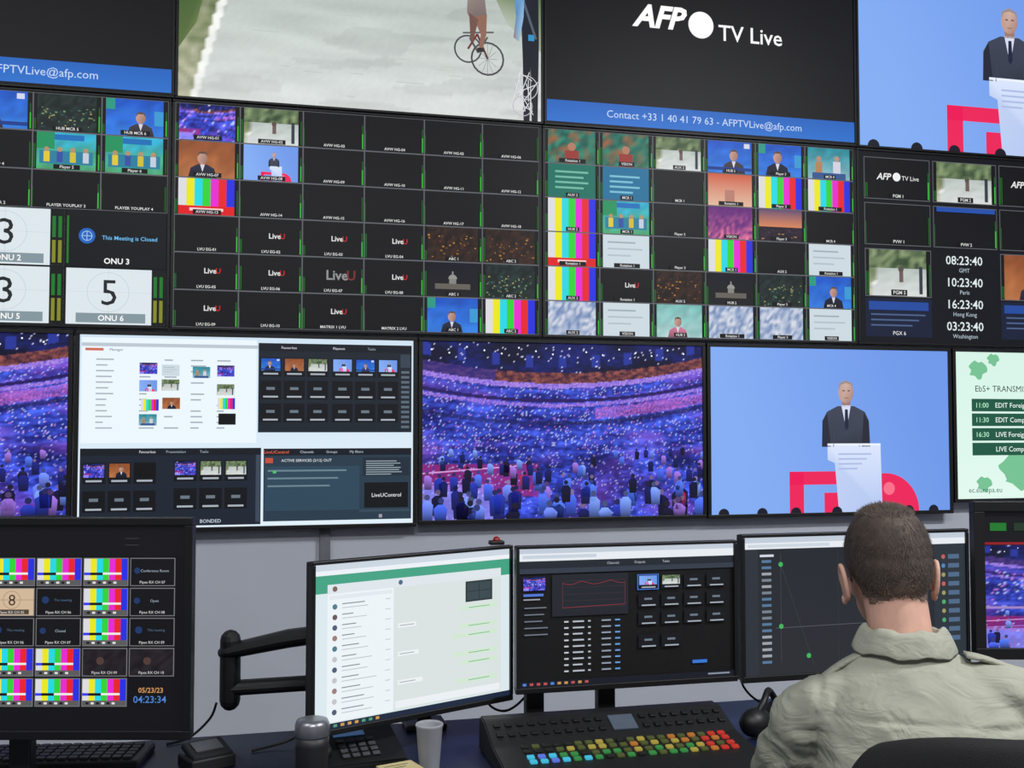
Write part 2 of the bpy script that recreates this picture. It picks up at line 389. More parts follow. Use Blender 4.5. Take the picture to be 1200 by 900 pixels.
def thumb(v, k):
    if k == 'crowd': v.mosaic(30, 18, lambda u,w: mul(hall_fn(u,w), 1.1))
    elif k == 'bars': bars(v)
    elif k == 'barsr': bars(v, .76); v.rect(0,.76,1,1,(.85,.08,.1),0); v.rect(.2,.82,.8,.9,(.95,.8,.8),1)
    elif k == 'street': street(v)
    elif k == 'speech': speech(v, False)
    elif k == 'orange': speaker(v, (.55,.30,.16), (.70,.44,.26))
    elif k == 'bluesp':
        speaker(v, (.10,.32,.74), (.22,.52,.88))
        if R() > .5: v.rect(0,.0,.16,.3,(.15,.58,.48),1); v.rect(.84,.3,1,.7,(.22,.58,.80),1)
        else: v.rect(0,.82,1,.92,(.10,.22,.52),5); v.rect(.82,.05,.95,.2,(.8,.82,.9),5)
    elif k == 'city': specks(v, (.10,.15,.14), [(.4,.55,.4),(.6,.55,.35),(.25,.4,.35),(.18,.24,.28)], 60, .3)
    elif k == 'warm': specks(v, (.16,.10,.07), [(.65,.45,.2),(.42,.25,.12),(.3,.2,.12)], 45, .2)
    elif k == 'cap':
        v.rect(0,0,1,1,(.03,.04,.10),0,(.10,.09,.10)); v.disc(.5,.48,.13,(.56,.56,.54),1,12,math.pi,2*math.pi); v.rect(.43,.48,.57,.62,(.5,.5,.47),1)
        v.rect(.15,.62,.85,.78,(.38,.36,.33),1); v.rect(.485,.26,.515,.38,(.55,.55,.5),1)
    elif k == 'white': v.rect(0,0,1,1,(.78,.83,.86)); v.rect(.1,.2,.7,.25,(.6,.66,.7),1); v.rect(.1,.4,.85,.45,(.68,.73,.77),1); v.rect(.1,.6,.6,.65,(.68,.73,.77),1)
    elif k == 'teal': v.mosaic(8,6,lambda u,w: mul(mixc((.14,.52,.58),(.55,.7,.74),w), .9+.2*R())); v.rect(.18,.45,.34,.9,(.68,.5,.34),1); v.disc(.26,.36,.09,(.7,.52,.45),2,10); v.rect(.6,.42,.78,.9,(.8,.8,.86),1); v.disc(.69,.33,.09,(.72,.55,.48),2,10); v.rect(.1,.8,.9,1,(.2,.33,.55),3)
    elif k == 'news': v.mosaic(10,7,lambda u,w: mixc(mixc((.05,.30,.27),(.16,.55,.45),R()),(.62,.35,.22),cl(nz3(u*4,w*4,R()*.2)*2))); v.disc(.5,.5,.13,(.68,.46,.36),2,10); v.rect(.35,.62,.65,1,(.58,.2,.17),2)
    elif k == 'green': v.rect(0,0,1,1,(.06,.42,.36)); [v.rect(.15,.2+.16*i,.85-.1*(i%2),.26+.16*i,(.42,.70,.62),1) for i in range(4)]
    elif k == 'tealt': v.rect(0,0,1,1,(.10,.42,.58)); [v.rect(.15,.25+.16*i,.8-.15*(i%2),.31+.16*i,(.45,.72,.80),1) for i in range(4)]
    elif k == 'panel':
        v.mosaic(8,6,lambda u,w: mul(mixc((.18,.66,.80),(.30,.64,.42),cl(w+nz3(u*5,w*5)*.6)), .9+.2*R())); v.rect(.05,.5,.95,.85,(.15,.48,.60),1)
        v.rect(.0,.0,.3,.45,(.12,.55,.35),1)
        for i in range(4): v.disc(.17+.22*i,.46,.065,(.70,.54,.40),2,8); v.rect(.12+.22*i,.52,.22+.22*i,.8,[(.85,.76,.2),(.2,.3,.62),(.80,.72,.2),(.75,.78,.84)][i],2)
        v.rect(.30,.05,.80,.2,(.1,.42,.70),1)
    elif k == 'red': v.rect(0,0,1,1,(.78,.34,.22),0,(.86,.70,.60)); v.rect(.38,.5,.6,.9,(.70,.48,.42),1)
    elif k == 'sunset': v.rect(0,0,1,.6,(.35,.28,.42),0,(.84,.52,.32)); specks(v.sub(0,.55,1,1,1),(.14,.10,.15),[(.7,.5,.3),(.3,.2,.3)],20,0,1,.08)
    elif k == 'purple': v.mosaic(16,9,lambda u,w: mixc((.35,.12,.45),(.88,.45,.6),R()*w*1.3))
    elif k == 'aerial': v.mosaic(16,9,lambda u,w: mixc((.40,.50,.68),(.90,.90,.92),R()*.9))
    elif k == 'woman': speaker(v,(.45,.70,.68),(.70,.82,.82),(.78,.45,.56))
    elif k == 'live' or k == 'liveB':
        v.rect(0,0,1,1,(.035,.035,.04)); h = .145 if k == 'live' else .27
        g = .85 if k == 'live' else .55
        v.text('Live', .58, .48, h, (g,g,g), 1, bold=.02); v.text('U', .58+.98*h, .48, h, (.72,.12,.12) if k == 'live' else (.45,.16,.16), 1, bold=.02)
    elif k == 'afp':
        v.rect(0,0,1,1,(.035,.035,.04)); v.text('AFP',.28,.45,.16,(.9,.9,.9),1,bold=.02,shear=.25); v.disc(.50,.45,.11,(.92,.92,.92),1,12); v.text('TV Live',.74,.47,.11,(.9,.9,.9),1)
    else: v.rect(0,0,1,1,(.035,.035,.042))

def tile(v, k, label=None, meter=True, lh=.078):
    v.rect(0,0,1,1,(.36,.37,.39),0)
    w = v.sub(.010,.018,.990,.982,1)
    w.rect(0,0,1,1,(.035,.035,.042),0)
    im = w.sub(.05,0,.93,1,1) if k not in ('k',) else w.sub(0,0,1,1,1)
    thumb(im, k)
    o = V(v.c, w.x0, w.y0, w.x1, w.y1, v.l+9)
    if meter:
        lit = k != 'k'
        hgt = (.25+.5*R()) if lit else .55
        for (a, b) in ((.0,.012),(.022,.034)) if lit else ((.0,.008),): o.rect(a,1-hgt,b,.98,(.1,.42,.12),1)
        o.rect(.965,.30,.985,.98,(.08,.34,.10),1)
        if R() > .5: o.rect(.965,.55,.985,.98,(.2,.7,.2),2)
    if label:
        hw = .5*lh*1.02*len(label)*.62
        o.rect(.5-hw,.99-lh*1.6,.5+hw,.995,(.03,.03,.04),1)
        o.text(label,.5,.99-lh*.8,lh,(.82,.82,.82),3,bold=.015)

def grid(v, rows, lab):
    nr = len(rows); nc = len(rows[0])
    for j, r in enumerate(rows):
        for i, k in enumerate(r):
            tile(v.sub(i/nc, j/nr, (i+1)/nc, (j+1)/nr, 1), k, lab(i, j) if lab else None)

# ---- wall screen contents
def p_afp(v):
    v.rect(0,0,1,1,(.07,.07,.08))
    v.text('AFP',.355,.428,.108,(.97,.97,.97),2,bold=.035,shear=.3,wx=1.0)
    v.disc(.485,.450,.068,(.97,.97,.97),2,32)
    v.text('TV Live',.648,.478,.080,(.96,.96,.96),2,bold=.008,wx=1.0)
    v.rect(0,.885,1,.990,(.14,.38,.72),1,(.17,.43,.78))
    v.text('Contact +33 1 40 41 79 63 - AFPTVLive@afp.com',.5,.935,.036,(.74,.82,.94),2)
def p_street(v): street(v, True)
def p_speech(v): speech(v)
def p_hall(v): hall(v)
def p_m1(v):
    v.rect(0,0,1,1,(.02,.02,.03))
    rows = [['bars','teal','city','bluesp','city','bluesp'],['k','k','panel','k','panel','panel'],['k','k','k','k','k','k']]
    for j in range(3):
        for i in range(6):
            lb = [['','','','','HUB MCR 5','HUB MCR 6'],['','','','Player 4','Player 5','Player 6'],['','','','PLAYER 2','PLAYER YOUPLAY 3','PLAYER YOUPLAY 4']][j][i]
            tile(v.sub(i/6, j/6, (i+1)/6, (j+1)/6, 1), rows[j][i], lb or None)
    names = [['ONU 1','ONU 1','ONU 2','ONU 3'],['ONU 4','ONU 4','ONU 5','ONU 6']]; dig = [['1','2','3',''],['4','4','3','5']]
    for j in range(2):
        for i in range(4):
            t = v.sub(i/4+.003, .5+j/4+.004, (i+1)/4-.003, .5+(j+1)/4-.004, 2)
            if dig[j][i]:
                t.rect(0,0,1,1,(.84,.88,.90)); t.rect(.86,0,1,1,(.05,.07,.06),1)
                for a in (.88,.94): t.rect(a,.12,a+.035,.5,(.1,.45,.15),2); t.rect(a,.55,a+.035,.95,(.5,.52,.12),2)
                t.ring(.42,.42,.36,.010,(.74,.79,.82),1,28); t.line(.0,.42,.85,.42,.006,(.76,.8,.82),1); t.line(.42,.0,.42,.80,.006,(.76,.8,.82),1)
                t.text(dig[j][i],.42,.42,.46,(.12,.14,.15),3)
                t.rect(.1,.80,.80,.97,(.50,.57,.60),3); t.text(names[j][i],.45,.885,.10,(.95,.95,.95),4,bold=.02)
            else:
                t.rect(0,0,1,1,(.05,.06,.07)); t.disc(.2,.45,.14,(.12,.38,.72),1,20); t.ring(.2,.45,.09,.012,(.65,.78,.9),2,16)
                t.line(.2,.36,.2,.54,.012,(.65,.78,.9),2); t.line(.145,.45,.255,.45,.012,(.65,.78,.9),2)
                t.text('This Meeting is Closed',.63,.47,.072,(.42,.70,.90),2,bold=.01)
                t.rect(.0,.1,.02,.95,(.1,.45,.12),2); t.text(names[j][i],.5,.89,.10,(.95,.95,.95),4,bold=.02)
def p_m2(v):
    v.rect(0,0,1,1,(.02,.02,.025))
    rows = [['crowd','street','k','k','k','k'],['orange','speech','k','k','k','k'],['barsr','k','k','k','k','k'],
            ['k','live','live','live','warm','warm'],['live','live','liveB','live','cap','city'],['live','k','live','k','bluesp','bars']]
    def lab(i, j):
        if j < 3: return 'AVW HG-%02d' % (i+1+6*j)
        if i > 3: return 'ABC %d' % (i-3)
        if j == 5 and i > 1: return 'MATRIX %d LVU' % (i-1)
        return 'LVU EG-%02d' % (i+1+4*(j-3))
    grid(v, rows, lab)
def p_m3(v):
    v.rect(0,0,1,1,(.02,.02,.025))
    rows = [['news','news','street','bluesp','bluesp','teal'],['green','tealt','k','red','bars','bars'],['bars','panel','k','purple','sunset','k'],
            ['barsr','white','k','bars','k','white'],['bars','live','warm','cap','city','bluesp'],['aerial','white','woman','aerial','aerial','white']]
    grid(v, rows, lambda i, j: random.choice(['MCR 1','MCR 4','AUX 2','Player 3','VISION','Rotation 1','HUB 2']))
def p_m4(v):
    v.rect(0,0,1,1,(.03,.035,.06))
    q = [0,.245,.49,.735,.98]
    lab = ['PGM 1','PGM 2','PGM 3','PGM 4']
    for i in range(4):
        tile(v.sub(q[i]+.02,.03,q[i+1]+.01,.25,1), 'street' if i == 1 else 'afp', lab[i])
        tile(v.sub(q[i]+.02,.27,q[i+1]+.01,.49,1), 'k', 'PVW %d' % (i+1))
        if i == 1: v.rect(q[i]+.03,.275,q[i+1],.30,(.12,.3,.65),14)
    for i in (0,2,3):
        tile(v.sub(q[i]+.02,.51,q[i+1]+.01,.76,1), 'street' if i == 0 else 'orange', 'PGM 5')
        t = v.sub(q[i]+.02,.77,q[i+1]+.01,.97,1); t.rect(0,0,1,1,(.06,.10,.2))
        t.rect(.05,.08,.95,.3,(.12,.28,.60),1)
        for k in range(3): t.rect(.08,.4+.14*k,.9-.1*k,.44+.14*k,(.28,.36,.52),1)
        t.text('PGX 6',.5,.9,.10,(.9,.9,.9),2)
    for k, (a, b) in enumerate([('08:23:40','GMT'),('10:23:40','Paris'),('16:23:40','Hong Kong'),('03:23:40','Washington')]):
        v.text(a,.375,.555+.117*k,.046,(.85,.89,.90),4,bold=.008); v.text(b,.375,.608+.117*k,.022,(.68,.74,.78),4)

def ui_tiles(v, x, y, nx, ny, w, h, gx, gy, l=2, ims=('crowd','speech','orange')):
    for j in range(ny):
        for i in range(nx):
            X = x+gx*i; Y = y+gy*j
            v.rect(X,Y,X+w,Y+h,(.05,.055,.07),l)
            if j == 0 and i < len(ims): thumb(v.sub(X+w*.05,Y+h*.05,X+w*.95,Y+h*.7,l+1), ims[i])
            else: v.rect(X+w*.3,Y+h*.35,X+w*.7,Y+h*.5,(.40,.45,.50),l+1)
            v.rect(X+w*.15,Y+h*.82,X+w*.85,Y+h*.91,(.65,.68,.72),l+8)
def p_l2(v):
    v = v.units(92,397,482,617)
    v.rect(92,397,482,617,(.80,.87,.93),0,(.86,.92,.96))
    v.rect(94,400,292,520,(.90,.94,.97),1)
    v.rect(94,406,480,410,(.72,.76,.8),2); v.rect(98,412,118,415,(.80,.4,.32),2); v.text('Manager',132,413.5,3,(.3,.3,.35),2)
    for k in range(13):
        v.rect(110,424+6.5*k,118+R()*12,425.6+6.5*k,(.65,.68,.72),2)
        for x in (158,186,216,246):
            if R() > .3: v.rect(x,424+6.5*k,x+8+R()*10,425.6+6.5*k,(.62,.66,.7),2)
    for (x, y, k) in [(158,428,'crowd'),(183,430,'white'),(158,448,'speech'),(183,447,'street'),(160,470,'bars'),(184,468,'orange'),(218,432,'teal'),(246,430,'crowd'),(246,452,'street'),(247,468,'bars'),(248,486,'k'),(158,487,'teal')]:
        thumb(v.sub(x,y,x+20,y+13,3), k)
    v.rect(294,403,480,508,(.10,.13,.17),2); v.rect(294,403,480,412,(.07,.09,.12),3)
    v.text('Favourites',330,408,3,(.85,.85,.9),4); v.text('Playouts',390,408,3,(.85,.85,.9),4); v.text('Tasks',430,408,3,(.6,.65,.7),4)
    ui_tiles(v,296,420,3,3,25,22,28,27,4,('bluesp','orange','street'))
    ui_tiles(v,382,420,3,3,25,22,28,27,4,('speech','bluesp','speech'))
    v.rect(466,414,478,430,(.2,.25,.3),4)
    for k in range(12): v.rect(467,434+6*k,477,437+6*k,(.35,.4,.45),4)
    v.rect(94,526,298,615,(.10,.13,.18),2); v.rect(94,526,298,534,(.07,.09,.12),3)
    v.text('Favourites',168,530,3,(.85,.85,.9),4); v.text('Presentation',200,530,3,(.6,.65,.7),4); v.text('Tasks',232,530,3,(.6,.65,.7),4)
    ui_tiles(v,97,542,3,2,25,24,28,32,4,('crowd','orange','k'))
    ui_tiles(v,198,540,3,2,26,24,29,32,4,('crowd','street','street'))
    v.text('LiveU',146,609,5,(.9,.9,.95),4); v.text('BONDED',240,610,4,(.8,.85,.9),4)
    v.rect(292,534,297,612,(.22,.27,.33),4)
    v.rect(301,527,480,612,(.15,.22,.28),2); v.rect(301,527,480,535,(.07,.09,.12),3)
    v.text('LiveUControl',316,531,3.6,(.9,.4,.3),4)
    for k in range(3): v.text(['Channels','Groups','My filters'][k],352+30*k,531,3,(.7,.75,.8),4)
    v.rect(303,538,312,544,(.75,.3,.22),4); v.text('ACTIVE SERVICES (2/12) OUT',352,541,3.2,(.85,.88,.9),4)
    v.rect(303,548,416,600,(.17,.27,.34),3)
    for k in range(3): v.rect(306,552+9*k,400-10*k,554+9*k,(.40,.50,.55),4)
    v.rect(312,553,316,556,(.3,.75,.4),5)
    v.rect(420,538,478,560,(.12,.17,.22),3)
    for k in range(7): v.rect(424,542+2.6*k,450+R()*22,543+2.6*k,(.6,.66,.7),4)
    v.rect(422,568,476,598,(.05,.06,.07),4); v.text('LiveUControl',449,583,4.5,(.9,.9,.92),5)
    v.rect(440,606,444,610,(.6,.6,.65),3); v.rect(416,600,478,603,(.2,.28,.34),4)
def p_l5(v):
    v.rect(0,0,1,1,(.82,.93,.88),0,(.86,.95,.91))
    g = (.45,.74,.56)
    def blob(cx, cy, r, n=26):
        v.poly([(cx+r*.62*(1+.22*math.sin(i*1.3+cx*9))*math.cos(2*math.pi*i/n), cy+r*(1+.2*math.cos(i*1.1))*math.sin(2*math.pi*i/n)) for i in range(n)], g, 1)
    blob(.10,.12,.06); blob(.17,.05,.04); blob(.28,.80,.13); blob(.5,.2,.15); blob(.12,.90,.05); blob(.6,.85,.15); blob(.8,.3,.2)
    v.text('EbS+ TRANSMISSION',.085,.25,.042,(.08,.24,.18),3,al='l')
    rows = [('11:00','EDIT Foreign Affairs'),('11:30','EDIT Competition'),('16:30','LIVE Foreign Affairs'),('','LIVE Competition')]
    for k, (a, b) in enumerate(rows):
        y = .32+.100*k; v.rect(.07,y,.95,y+.086,(.10,.33,.25),3)
        v.text(a,.085,y+.043,.034,(.7,.95,.8),4,al='l'); v.text(b,.175,y+.043,.034,(.92,.98,.95),4,al='l')
    v.text('ec.europa.eu',.05,.94,.036,(.1,.4,.3),3,al='l')

# ---- desk screen contents
def p_d0(v):
    v = v.units(-194,613,220,859)
    v.rect(-194,613,220,859,(.03,.03,.04))
    v.rect(-194,613,220,650,(.045,.045,.05),1)
    rows = [['b','b','b','b','b','b','b','t:Conference Room'],['b','b','b','b','8','k','b','t:Open'],['b','b','b','b','k','t:Closed','b','k'],
            ['b','b','b','b','b','b','d','d'],['b','b','b','b','b','b','b','x']]
    for j in range(5):
        for i in range(8):
            x0 = 208-51-55*(7-i); y0 = 653+36.2*j
            if x0 < -194: continue
            k = rows[j][i]
            if k == 'x': continue
            v.rect(x0-1,y0-1,x0+52,y0+33,(.45,.45,.46),2)
            t = v.sub(x0,y0,x0+51,y0+32,3)
            if k == 'b':
                bars(t); t.rect(0,.80,1,1,(.34,.34,.34),1)
                for q in range(6): t.rect(.08+.12*q,.86,.15+.12*q,.94,(.85,.85,.85) if q%2 else (.05,.05,.05),2)
                t.rect(0,.52,.14,.62,(.2,.2,.9),1); t.rect(.14,.52,.43,.62,(.05,.05,.05),1); t.rect(.43,.52,.86,.60,(.9,.9,.9),1)
            elif k == '8':
                t.rect(0,0,1,1,(.80,.70,.58)); t.text('8',.5,.42,.42,(.25,.18,.14),2); t.ring(.5,.42,.34,.02,(.6,.5,.4),1); t.line(0,.42,1,.42,.02,(.6,.5,.4),1)
                t.rect(.1,.78,.9,.96,(.3,.25,.2),2)
            elif k == 'd':
                t.mosaic(8,6,lambda u,w: mixc((.06,.05,.06),(.16,.13,.15),R())); t.disc(.4,.45,.15,(.30,.22,.20),1,10); t.rect(.32,.6,.50,1,(.13,.11,.14),1)
            elif k[0] == 't':
                t.rect(0,0,1,1,(.04,.04,.05)); t.text(k[2:],.55,.45,.10,(.6,.65,.7),2); t.disc(.15,.45,.12,(.10,.2,.38),2,12)
            else: t.rect(0,0,1,1,(.03,.03,.035)); t.text('This meeting',.6,.42,.09,(.3,.4,.5),2); t.disc(.2,.42,.14,(.10,.2,.38),2,12)
            if k != 'b' : t.text('Pipex RX CH %02d'%(i+j),.5,.88,.10,(.8,.8,.8),3)
    v.text('05/23/23',182,811,6,(.80,.58,.36),4,bold=.01); v.text('04:23:34',181,822,8.2,(.30,.50,.80),4,bold=.005)
    for y in (628,636): v.rect(150,y,166,y+1,(.2,.2,.22),3)
def p_d1(v):
    v = v.units(0,0,240,175)
    v.rect(0,0,240,175,(.84,.89,.91))
    v.rect(0,0,240,7,(.78,.82,.86),1); v.rect(0,7,240,12,(.90,.92,.94),1)
    v.rect(0,12,240,31,(.26,.62,.50),1)
    v.rect(14,22,90,168,(.90,.93,.945),2); v.rect(90,22,228,168,(.83,.865,.86),2)
    v.rect(14,22,228,32,(.85,.88,.90),3); v.disc(22,27,3,(.5,.38,.33),4,12); v.disc(98,27,2.8,(.3,.4,.5),4,12)
    v.rect(16,34,88,38,(.86,.89,.91),3)
    for k in range(11):
        y = 46+11.2*k
        v.disc(22,y,3.0,random.choice([(.30,.35,.45),(.6,.48,.44),(.3,.48,.53),(.75,.75,.78),(.4,.33,.33)]),4,12)
        v.rect(30,y-3,42+R()*14,y-1.9,(.50,.53,.56),4); v.rect(30,y+1.4,50+R()*20,y+2.3,(.72,.75,.77),4); v.rect(80,y-3,86,y-2,(.75,.78,.8),4)
    v.rect(180,34,216,58,(.16,.20,.22),4)
    for (i,j) in [(0,0),(1,0),(0,1),(1,1)]: v.rect(182+16.5*i,36+10.5*j,197.5+16.5*i,45.5+10.5*j,(.22,.28,.30),5)
    for k in range(9):
        y = 62+10.5*k
        if k % 3 == 1: v.rect(95,y,116+R()*14,y+5,(.90,.92,.92),4); v.rect(97,y+2,108+R()*12,y+2.9,(.6,.63,.66),5)
        else: v.rect(176-R()*14,y,222,y+5,(.80,.885,.80),4); v.rect(184,y+2,212,y+3,(.50,.72,.56),5)
    v.rect(92,158,226,166,(.90,.915,.93),4)
    v.rect(0,169,240,175,(.10,.15,.24),5)
    for k in range(9): v.rect(5+8*k,170.5,9+8*k,173.5,random.choice([(.3,.5,.8),(.8,.6,.3),(.75,.75,.8),(.3,.6,.45)]),6)
def p_d2(v):
    v = v.units(0,0,258,165)
    v.mosaic(6,4,lambda u,w: mixc((.14,.16,.20),(.20,.22,.27),u*.6+w*.2))
    v.rect(0,0,258,6,(.74,.78,.83),1); v.rect(0,6,258,15,(.88,.90,.92),1); v.rect(4,8,90,12,(.76,.80,.84),2)
    v.rect(0,15,258,24,(.12,.14,.17),1)
    v.rect(0,24,258,30,(.19,.22,.27),1)
    for k, t in enumerate(['Channels','Outputs','Tasks']): v.text(t,110+32*k,19.5,3,(.7,.72,.76),2)
    thumb(v.sub(5,34,30,50,2),'crowd'); v.rect(5,54,28,57,(.3,.45,.8),2); v.rect(5,60,24,61.5,(.6,.62,.66),2)
    for k in range(5): v.rect(6,70+8*k,26+R()*8,71.4+8*k,(.42,.45,.5),2)
    v.rect(38,32,128,82,(.12,.13,.16),1)
    for k in range(5): v.line(50,40+8*k,124,40+8*k,.4,(.26,.2,.23),2)
    pts = [(50+4.6*i, 42+(1.5*math.sin(i*.9)+R()*1.5)) for i in range(17)]
    for a, b in zip(pts, pts[1:]): v.line(a[0],a[1],b[0],b[1],.6,(.55,.20,.22),3)
    v.line(50,72,124,70,.6,(.55,.2,.22),3); v.line(50,42,50,72,.5,(.45,.2,.22),3); v.line(124,42,124,70,.5,(.45,.2,.22),3)
    for k in range(9):
        y = 88+7.4*k
        v.rect(52,y,57,y+1.8,(.75,.77,.8),2); v.rect(62,y,72+R()*5,y+1.8,(.7,.72,.76),2); v.rect(96,y,107,y+1.8,(.55,.58,.64),2); v.rect(112,y,118,y+1.8,(.4,.58,.8),2)
        v.rect(80,y,83,y+1.8,(.7,.72,.76),2)
    ui_tiles(v,140,36,4,3,24,17,28,22,2,('speech','street'))
    ui_tiles(v,140,108,2,1,24,17,28,22,2,())
    v.rect(139,35,165,54,(.25,.45,.8),1.5)
    v.rect(206,143,224,147,(.2,.45,.8),2)
    v.rect(0,158,258,165,(.06,.08,.12),3)
    for k in range(10): v.rect(4+8*k,160,8+8*k,163,random.choice([(.3,.5,.8),(.75,.55,.3),(.75,.75,.8),(.7,.3,.3)]),4)
    v.rect(225,160,252,162,(.5,.55,.6),4)
def p_d3(v):
    v = v.units(0,0,268,175)
    v.rect(0,0,268,175,(.12,.14,.16),0,(.15,.16,.18))
    v.rect(0,0,268,7,(.74,.78,.83),1); v.rect(0,7,268,15,(.88,.90,.92),1); v.rect(4,9,100,13,(.78,.82,.85),2)
    v.rect(0,15,16,175,(.16,.18,.21),1)
    v.rect(18,22,34,25,(.8,.82,.86),2)
    for k in range(17): v.rect(20,29+8*k,31,32.4+8*k,random.choice([(.45,.49,.53),(.32,.45,.58),(.6,.62,.65)]),2)
    gr = (.25,.68,.35)
    v.line(42,22,42,160,.4,(.3,.33,.36),2); v.line(36,116,190,114,.6,(.36,.38,.42),2); v.line(110,20,110,170,.4,(.22,.25,.27),2)
    v.line(42,35,80,165,.4,(.25,.3,.3),2); v.line(150,60,150,150,.4,(.22,.25,.27),2)
    for (x, y) in [(42,35),(42,114),(74,153),(150,60),(190,114)]: v.disc(x,y,3.2,gr,3,12)
    v.rect(228,15,268,175,(.16,.19,.22),2)
    for k in range(10):
        y = 32+12*k; v.disc(240,y,3.0,random.choice([(.3,.5,.75),(.75,.35,.35),(.3,.5,.72),(.6,.58,.35),(.3,.65,.4)]),3,10)
        v.rect(246,y-3,260,y+3,(.3,.40,.52),3)
def p_d4(v):
    v = v.units(0,0,300,170)
    v.rect(0,0,300,170,(.04,.04,.05))
    hall(v.sub(0,42,300,170,1), 90, 60, 40)
    v.rect(8,14,30,24,(.1,.45,.15),3); v.rect(40,14,290,24,(.10,.20,.12),3); v.rect(0,38,300,41,(.55,.08,.1),12)
    v.rect(0,118,300,121,(.6,.5,.75),12)

# ---------------------------------------------------------------- display builder
def display(name, W, H, cx, y, cz, rz, paint, bez=.010, depth=.055, bez_b=None, stand=None):
    bez_b = bez_b or bez
    e = empty(name, (cx, y, cz), rz)
    c = Canvas(W-2*bez, H-bez-bez_b)
    paint(V(c))
    s = c.build('screen', e); s.location = (0, 0, (bez_b-bez)/2)
    bm = bmesh.new()
    add_box(bm,-W/2,W/2,-.006,.012,H/2-bez,H/2,.002); add_box(bm,-W/2,W/2,-.006,.012,-H/2,-H/2+bez_b,.002)
    add_box(bm,-W/2,-W/2+bez,-.006,.012,-H/2+bez_b,H/2-bez,.001); add_box(bm,W/2-bez,W/2,-.006,.012,-H/2+bez_b,H/2-bez,.001)
    obj_from_bm(bm, 'bezel', M_BEZ, e)
    bm = bmesh.new()
    add_box(bm,-W/2+.003,W/2-.003,.003,min(depth,.03),-H/2+.003,H/2-.003,.002)
    if stand is not None: add_box(bm,-W*.32,W*.32,.028,depth,-H*.32,H*.32,.008)
    else: add_box(bm,-W*.45,W*.45,.028,depth,-H*.4,H*.4,.004)
    obj_from_bm(bm, 'housing', M_BLK, e)
    if stand:
        zb = .722-cz
        bm = bmesh.new()
        for sx in stand['posts']:
            add_box(bm, sx-.022, sx+.022, depth-.002, depth+.03, zb+.008, -H*.1, .004)
        add_box(bm, min(stand['posts'])-.11, max(stand['posts'])+.11, depth-.03, depth+.09, zb, zb+.012, .004)
        obj_from_bm(bm, 'stand', M_BLK, e)
    return e

# ---------------------------------------------------------------- room
YW = 4.06
box('floor', -3, 5.2, -2.6, YW+.1, -.05, 0, M_FLOOR)
box('ceiling', -3, 5.2, -2.6, YW+.1, 3.8, 3.86, M_CEIL)
box('wall_front', -3, 5.2, YW, YW+.1, 0, 3.8, M_WALL)
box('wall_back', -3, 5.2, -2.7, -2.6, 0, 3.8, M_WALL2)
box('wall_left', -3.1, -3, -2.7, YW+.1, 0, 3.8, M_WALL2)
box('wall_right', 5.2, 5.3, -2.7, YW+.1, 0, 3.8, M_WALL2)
box('baseboard_front', -3, 5.2, YW-.015, YW, 0, .1, M_TRIM, bev=.003)
box('trim_1', .27, .31, YW-.02, YW, .1, 1.10, M_TRIM, bev=.003)

# video wall
N = 'wall_mounted_screen'
G = .003
colx = [-1.655, -.27, 1.118, 2.50, 3.885]
for i, p in enumerate([p_afp, p_street, p_afp, p_speech]):
    x0, x1 = colx[i]+.008, colx[i+1]+.008
    display(N, x1-x0-G, .84-G, (x0+x1)/2, 4.0, 3.06, 0, p, .010)
for i, p in enumerate([p_m1, p_m2, p_m3, p_m4]):
    x0, x1 = colx[i], colx[i+1]
    display(N, x1-x0-G, .84-G, (x0+x1)/2, 4.0, 2.22, 0, p, .010)
low = [(-1.79,-.590,1.130,p_hall),(-.585,.628,1.078,p_l2),(.632,1.806,1.085,p_hall),(1.810,2.948,1.083,p_speech),(2.954,4.10,1.128,p_l5)]
for x0, x1, z0, p in low:
    display(N, x1-x0-.002, 1.793-z0, (x0+x1)/2, 4.0, (1.793+z0)/2, 0, p, .015)

# ---------------------------------------------------------------- desk
d = empty('control_desk', (0,0,0))
box('desktop', -1.7, 2.6, 1.86, 2.66, .69, .72, M_DESK, d, .006)
box('front_edge_strip', -1.7, 2.6, 1.852, 1.862, .688, .722, M_BLK, d, .003)
for x in (-1.66, .45, 2.5):
    box('side_panel', x, x+.05, 1.95, 2.62, 0, .69, M_DKG, d, .004)
box('modesty_panel', -1.61, 2.5, 2.56, 2.59, .15, .69, M_DKG, d, .003)

# desk monitors
D = 'desktop_monitor'
display(D, .72, .430, -.447, 2.276, 1.059, math.radians(-14), p_d0, .016, .06, .018, stand={'posts':[0]})
display(D, .532, .368, .380, 2.396, .984, math.radians(23.7), p_d1, .008, .045, .013)
display(D, .562, .345, .8985, 2.44, 1.0, 0, p_d2, .008, .05, .014, stand={'posts':[-.22,-.04]})
display(D, .648, .365, 1.516, 2.44, 1.003, 0, p_d3, .009, .05, .016, stand={'posts':[0]})
display(D, .56, .358, 1.614+.28*math.cos(math.radians(14)), 2.12-.28*math.sin(math.radians(14)), 1.103, math.radians(-14), p_d4, .024, .06, .026, stand={'posts':[0]})

